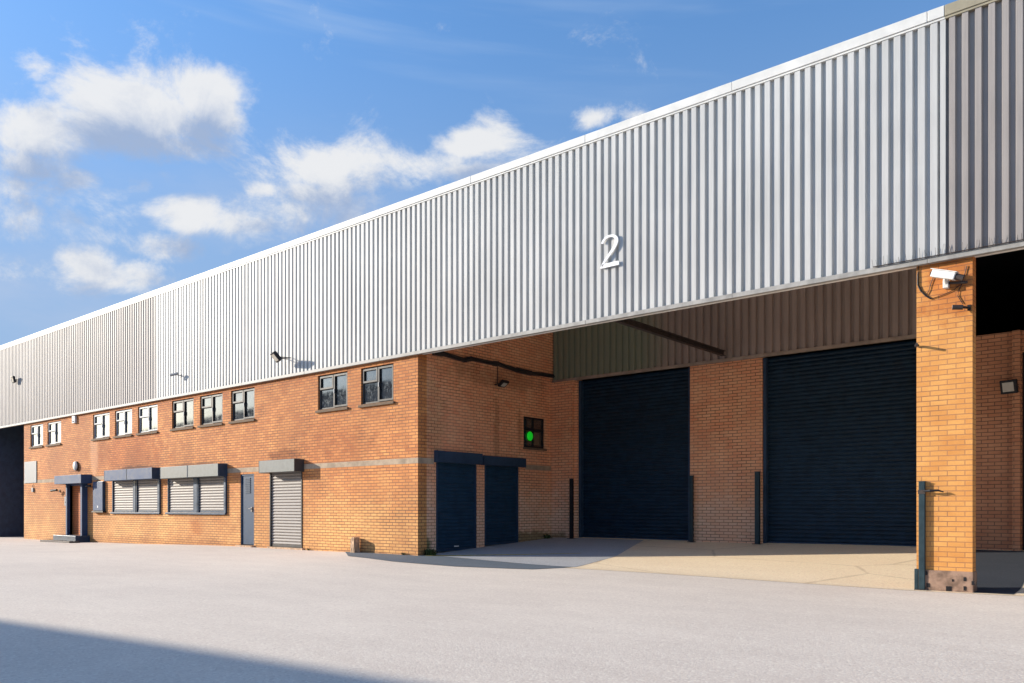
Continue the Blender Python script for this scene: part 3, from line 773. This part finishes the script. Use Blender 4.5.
rb = tube(bmesh.new(), [(.155, 0, .0), (.26, .02, -.0)], .045, 10); bmesh.ops.transform(rb, matrix=mt, verts=rb.verts); part('rear_housing', rb, M['steel'], t0)
part('arm', tube(bmesh.new(), [(X+.03, FY-.06, z+.01), (X+.27, FY-.05, z-.02)], .02), M['steel'], t0)
X, z = on(963, 308)
t0 = thing('security_camera', (X, FY, z), 'small dark bullet camera beneath the white one on the brick pillar', 'camera')
part('body', tube(bmesh.new(), [(X-.11, FY-.13, z+.005), (X+.02, FY-.10, z-.01)], .036, 12), M['steel'], t0)
part('lens', tube(bmesh.new(), [(X-.113, FY-.131, z+.0052), (X-.109, FY-.13, z+.005)], .03, 12), M['lens'], t0)
part('bracket', tube(B(X+.06, X+.10, FY-.03, FY-.003, z-.05, z+.03), [(X+.02, FY-.10, z-.01), (X+.08, FY-.03, z-.015)], .018), M['blackp'], t0)
def cable(pxs, label, r=.006, Y=FY-.012):
    pts = [(*on(a, b),) for a, b in pxs]
    o = obj('cable', tube(bmesh.new(), [(p[0], Y, p[1]) for p in pts], r, 6), M['blackp'])
    return tag(o, label, 'cable')
cable([(919,262),(918,275),(918,285),(921,291),(926,296),(931,299)], 'thick black cable curling down the left edge of the pillar top', .012)
cable([(934,276),(931,284),(929,291),(926,296)], 'thin black cable drooping from the white camera nose', .005)
cable([(967,266),(965,274),(962,284),(959,290),(958,296),(961,301),(963,304)], 'wavy black cable running down to the small bullet camera', .006)
cable([(931,299),(938,297),(946,294),(954,290),(960,285)], 'thin black cable looping across the pillar between the cameras', .005)
X, z = on(917, 346)
o = obj('spike_bar', tube(bmesh.new(), [(X-.02, FY-.03, z), (X+.02, FY-.04, z), (X+.03, FY-.16, z-.0)], .02), M['steel'])
tag(o, 'short dark steel peg sticking out of the left edge of the pillar', 'peg')

# guard posts
def post(px, ytop, ybot, Y, label, m, wpx, hook=False, base=None):
    X, zt = on(px, ytop, Y); zb = zg(X, Y)
    w = wpx
    t = thing('guard_post', (X, Y, zb), label, 'post', 'guard posts beside the shutters')
    part('shaft', B(X-w, X+w, Y-w, Y+w, zb-.05, zt, bev=.006), M[m], t)
    part('cap', B(X-w-.004, X+w+.004, Y-w-.004, Y+w+.004, zt+.001, zt+.012), M[m], t)
    part('base_plate', B(X-w-.05, X+w+.05, Y-w-.04, Y+w+.03, zb-.03, zb+.015), M['steel'], t)
    return t, X, zt
post(571.5, 479, 540, BY-.32, 'black guard post left of the first large shutter', 'blackp', .045)
post(691.5, 476, 543, BY-.12, 'teal guard post between first large shutter and brick pier', 'teal', .04)
post(757.5, 472, 543, BY-.14, 'dark guard post left of the right large shutter', 'teal', .05)
t0, X, zt = post(922.3, 482, 590, FY-.012, 'tall teal guard post against the left edge of the yellow brick pillar', 'teal', .042)
part('latch', tube(bmesh.new(), [(X+.03, FY-.06, zt-.14), (X+.12, FY-.08, zt-.135), (X+.22, FY-.07, zt-.13), (X+.29, FY-.06, zt-.155)], [.012, .02, .016, .008], 8), M['blackp'], t0)
part('collar', B(X-.048, X+.048, FY-.06, FY+.036, zt-.18, zt-.12), M['steel'], t0)

# green lamp in side window
Yg, zgn = side(531.5, 436)
t0 = thing('signal_lamp', (SX, Yg, zgn), 'glowing round green light against the side window pane', 'lamp')
part('dome', oval(SX-.05, Yg, zgn, .035, .13, .13), M['green'], t0, True)
part('base_ring', tube(bmesh.new(), [(SX-.088, Yg, zgn), (SX-.07, Yg, zgn)], .09, 20), M['blackp'], t0)

# stone stub near the corner
X, _ = on(359.5, 550); z0 = zg(X, FY)
bm = bmesh.new()
bmesh.ops.create_cube(bm, size=1); bmesh.ops.subdivide_edges(bm, edges=bm.edges[:], cuts=3, use_grid_fill=True)
for v in bm.verts:
    v.co = Vector((v.co.x*.13*(1.15-.25*(v.co.z+.5)), v.co.y*.2, (v.co.z+.5)*.44)) + Vector((random.uniform(-.008, .008), random.uniform(-.01, .01), random.uniform(-.012, .012)))
    v.co += Vector((X, FY-.14, z0-.05))
tag(obj('stone_stub', bm, M['stone']), 'short rough stone stub standing against the wall near the corner', 'stone')

# bird spikes along the lower edge of the near fascia
bm = bmesh.new(); x = fx(875)
box(bm, x, 4.0, yc-.05, yc-.02, ZC+.070, ZC+.078)
while x < 4.0:
    h = random.uniform(.05, .15)
    tube(bm, [(x, yc-.035, ZC+.078), (x+random.uniform(-.02, .02), yc-.035-random.uniform(-.01, .03), ZC+.078+h)], .0022, 4); x += random.uniform(.03, .075)
tag(obj('bird_spikes', bm, M['steel']), 'strip of thin bird spikes on the bottom trim above the pillar', 'bird spikes')

# weeds at wall foot
def weed(X, Y, s, n, label):
    bm = bmesh.new(); z0 = zg(X, Y)
    for i in range(n):
        a = random.uniform(0, 6.28); r = random.uniform(0, s*.8); h = random.uniform(.3, 1)*s
        bxx, byy = X+r*math.cos(a)*1.0, Y+r*math.sin(a)*.5
        if Y < FY: byy = min(byy, FY-.02)
        d = Vector((math.cos(a), math.sin(a)*.6, 0)); sd = Vector((-d.y, d.x, 0))*s*.09
        p = Vector((bxx, byy, z0)); m_ = p+d*h*.25+Vector((0, 0, h*.6)); e = p+d*h*.6+Vector((0, 0, h*.8))
        v = [bm.verts.new(q) for q in (p-sd*.4, p+sd*.4, m_+sd, m_-sd, e)]
        bm.faces.new((v[0], v[1], v[2], v[3])); bm.faces.new((v[3], v[2], v[4]))
    o = obj('weed', bm, M['weed']); tag(o, label, 'weed'); return o
M['weed'] = simple('weed_green', (.06, .085, .03), .8, 0, .5, 20)
weed(SX+.16, FY+.25, .24, 90, 'dark green weeds at the foot of the bay corner beside the navy shutter')
weed(SX+.12, side(548, 535)[0]-.2, .2, 70, 'low dark weeds where the bay side wall meets the back wall')
weed(fx(405), FY-.05, .09, 40, 'tiny tuft of weed at the brick wall foot left of the corner')
weed(fx(310), FY-.05, .08, 40, 'tiny tuft of weed at the wall foot by the shuttered door')

# ---------------------------------------------------------------- the building across the yard (behind the viewer, casts the foreground shade)
M['render_pale'] = simple('pale_render', (.72, .70, .66), .85, 0, .08, 3)
a0 = Vector((-47.6+37.8-HB_/SL, -14.58+17.8-.47*HB_/SL, 0)); dr_ = Vector((1, .139, 0)).normalized(); ang = math.atan2(.139, 1)
NB = thing('rendered_building', a0, 'tall pale building across the yard shading the foreground', 'building')
NB.rotation_euler.z = ang
HB = 10.2
def nb(name, bm, m): o = obj(name, bm, m, NB); return o
hw = []
for k in range(-5, 10):
    for zz in (1.2, 4.4, 7.4): hw.append((k*6+1, k*6+3.2, zz, zz+1.4))
nb('front_wall', wall(bmesh.new(), -50, 62, -.5, HB-.5, hw, 0, -.4), M['render_pale'])
nb('parapet', B(-50.2, 62.2, -12.2, .1, HB-.499, HB), M['trim_low'])
nb('rear_wall', B(-50, 62, -12, -.9, -.5, HB-.502), M['brick_dark'])
for h in hw: nb('window', B(h[0]+.05, h[1]-.05, -.3, -.25, h[2]+.05, h[3]-.05), M['glass'])

# ---------------------------------------------------------------- light
sd = Vector((1, .47, -SL)).normalized()        # direction the sunlight travels
el = math.asin(-sd.z); 
sun = D.lights.new('sun', 'SUN'); sun.energy = 3.6; sun.angle = R(.5); sun.color = (1, .90, .76)
so = D.objects.new('sun', sun); C.objects.link(so); so.rotation_euler = sd.to_track_quat('-Z', 'Y').to_euler()
w = D.worlds.new('World'); sc.world = w; w.use_nodes = True
nt = w.node_tree; nt.nodes.clear(); q = N(nt)
out = q.n('OutputWorld'); bg = q.n('Background'); q.l(bg.outputs[0], out.inputs[0])
sky = q.n('TexSky', sky_type='NISHITA'); sky.sun_disc = False
sky.sun_elevation = el
to = -sd; sky.sun_rotation = math.atan2(to.x, to.y)      # clockwise from +Y
sky.air_density = 1.0; sky.dust_density = .4; sky.ozone_density = 2.0
SKY_ST = .14
tc = q.n('TexCoord'); dirv = tc.outputs['Generated']
sp = q.n('SeparateXYZ'); q.l(dirv, sp.inputs[0])
az = q.math('ARCTAN2', sp.outputs[0], sp.outputs[1]); elv = q.math('ARCSINE', sp.outputs[2])
def azel(x, y):
    rx, uz = (x-PX)/FPX, (HY-y)/FPX
    vx = c1*rx-s1; vy = s1*rx+c1
    return math.atan2(vx, vy), math.atan2(uz, math.hypot(vx, vy))
blobs = [  # centre px, half sizes px, weight
 (135,108,70,36,1.0),(205,98,38,28,.95),(50,135,75,30,.85),(110,132,90,28,.85),(40,165,70,24,.55),
 (195,216,52,22,.8),(140,185,20,14,.55),(75,178,32,16,.62),(15,190,34,22,.5),(168,178,14,12,.5),
 (262,190,22,10,.62),(250,222,60,22,.55),(88,266,38,26,.8),(20,272,60,20,.62),(120,275,50,20,.6),
 (470,143,44,20,.95),(440,165,70,24,.7),(340,172,60,30,.7),(320,195,50,20,.6),(597,116,24,12,.7),(640,120,30,10,.45),
 (165,245,60,16,.6),(40,70,22,16,.5),(70,215,110,50,.5),(330,210,130,40,.5),(400,175,90,40,.5),
]
off = q.n('VectorMath', operation='ADD'); q.l(dirv, off.inputs[0]); off.inputs[1].default_value = (-.003, -.002, .036)
def dens(vec, azs, els):
    tot = None
    for (bx0, by0, hx, hy, wt) in blobs:
        a, e = azel(bx0, by0); a2, e2 = azel(bx0+hx, by0); _, e3 = azel(bx0, by0-hy)
        u = q.math('DIVIDE', q.math('SUBTRACT', azs, a), abs(a2-a)); v = q.math('DIVIDE', q.math('SUBTRACT', els, e), abs(e3-e))
        r2_ = q.math('ADD', q.math('MULTIPLY', u, u), q.math('MULTIPLY', v, v))
        g_ = q.math('MULTIPLY', q.math('POWER', 2.718, q.math('MULTIPLY', r2_, -.75)), wt)
        tot = g_ if tot is None else q.math('MAXIMUM', tot, g_)
    n1 = q.noise(q.scalev(vec, 1, 1, 1.4), 8.5, 10, .66, .3)
    return q.math('ADD', tot, q.math('MULTIPLY', q.math('SUBTRACT', n1, .5), 2.1))
sp2 = q.n('SeparateXYZ'); q.l(off.outputs[0], sp2.inputs[0])
d0 = dens(dirv, az, elv)
d1 = dens(off.outputs[0], q.math('ARCTAN2', sp2.outputs[0], sp2.outputs[1]), q.math('ARCSINE', sp2.outputs[2]))
alpha = q.ss(d0, .20, .72)
lit = q.math('ADD', q.math('MULTIPLY', q.math('SUBTRACT', 1, q.ss(d1, .15, .95)), .8), q.math('MULTIPLY', q.ss(q.math('SUBTRACT', d0, d1), -.25, .35), .2))
# loose veil low down, high streaks
veil = q.math('MULTIPLY', q.ss(q.noise(q.scalev(dirv, 1, 1, 3), 2.6, 6, .6), .42, .72), q.math('SUBTRACT', 1, q.ss(elv, .22, .50)))
comb = q.n('CombineXYZ'); q.l(q.math('MULTIPLY', az, 1.3), comb.inputs[0]); q.l(q.math('ADD', q.math('MULTIPLY', elv, 13), q.math('MULTIPLY', az, 1.5)), comb.inputs[1])
stk = q.ss(q.noise(comb.outputs[0], 1.0, 5, .55, .3), .50, .74)
stk = q.math('MULTIPLY', stk, q.ss(elv, .40, .52))
skyc = q.n('HueSaturation'); q.l(sky.outputs[0], skyc.inputs['Color']); skyc.inputs['Saturation'].default_value = 1.12; skyc.inputs['Value'].default_value = 1.0
grade = q.mix(q.ss(elv, .05, .62), (.28, .33, .44), (.62, .73, .84))
rear_fill = q.ss(q.math('MULTIPLY', sp.outputs[1], -1), -.15, .45)  # brightens the unseen sky behind the camera, adding fill to the bay
grade = q.mix(rear_fill, grade, (.98, 1.03, 1.12))
skyg = q.mix(1, skyc.outputs[0], grade, 'MULTIPLY')
ccol = q.mix(lit, (1.15, 1.45, 2.05), (2.75, 2.75, 2.75))
hz = q.math('MULTIPLY', q.math('SUBTRACT', 1, q.ss(elv, .12, .58)), q.math('MULTIPLY', q.math('SUBTRACT', 1, rear_fill), .85))
c0 = q.mix(hz, skyg, (1.05, 1.52, 2.25))
c0 = q.mix(q.math('MULTIPLY', veil, .6), c0, (1.45, 1.80, 2.45))
c0 = q.mix(q.math('MULTIPLY', stk, .42), c0, (1.7, 2.1, 2.7))
c0 = q.mix(q.math('MULTIPLY', alpha, .92), c0, ccol)
q.l(c0, bg.inputs['Color']); bg.inputs['Strength'].default_value = SKY_ST

# ---------------------------------------------------------------- camera
cam = D.cameras.new('camera'); co = D.objects.new('camera', cam); C.objects.link(co)
cam.sensor_width = 36; cam.lens = 36*FPX/1024
cam.shift_x = (512-PX)/1024; cam.shift_y = (HY-341.5)/1024
cam.clip_end = 2000; cam.clip_start = .1
co.location = (0, 0, EYE); co.rotation_euler = (R(90), 0, math.atan2(s1, c1))
sc.camera = co
sc.cycles.max_bounces = 12; sc.cycles.diffuse_bounces = 8
vs_ = sc.view_settings; vs_.view_transform = 'Standard'; vs_.look = 'None'; vs_.exposure = 1.2; vs_.gamma = 1
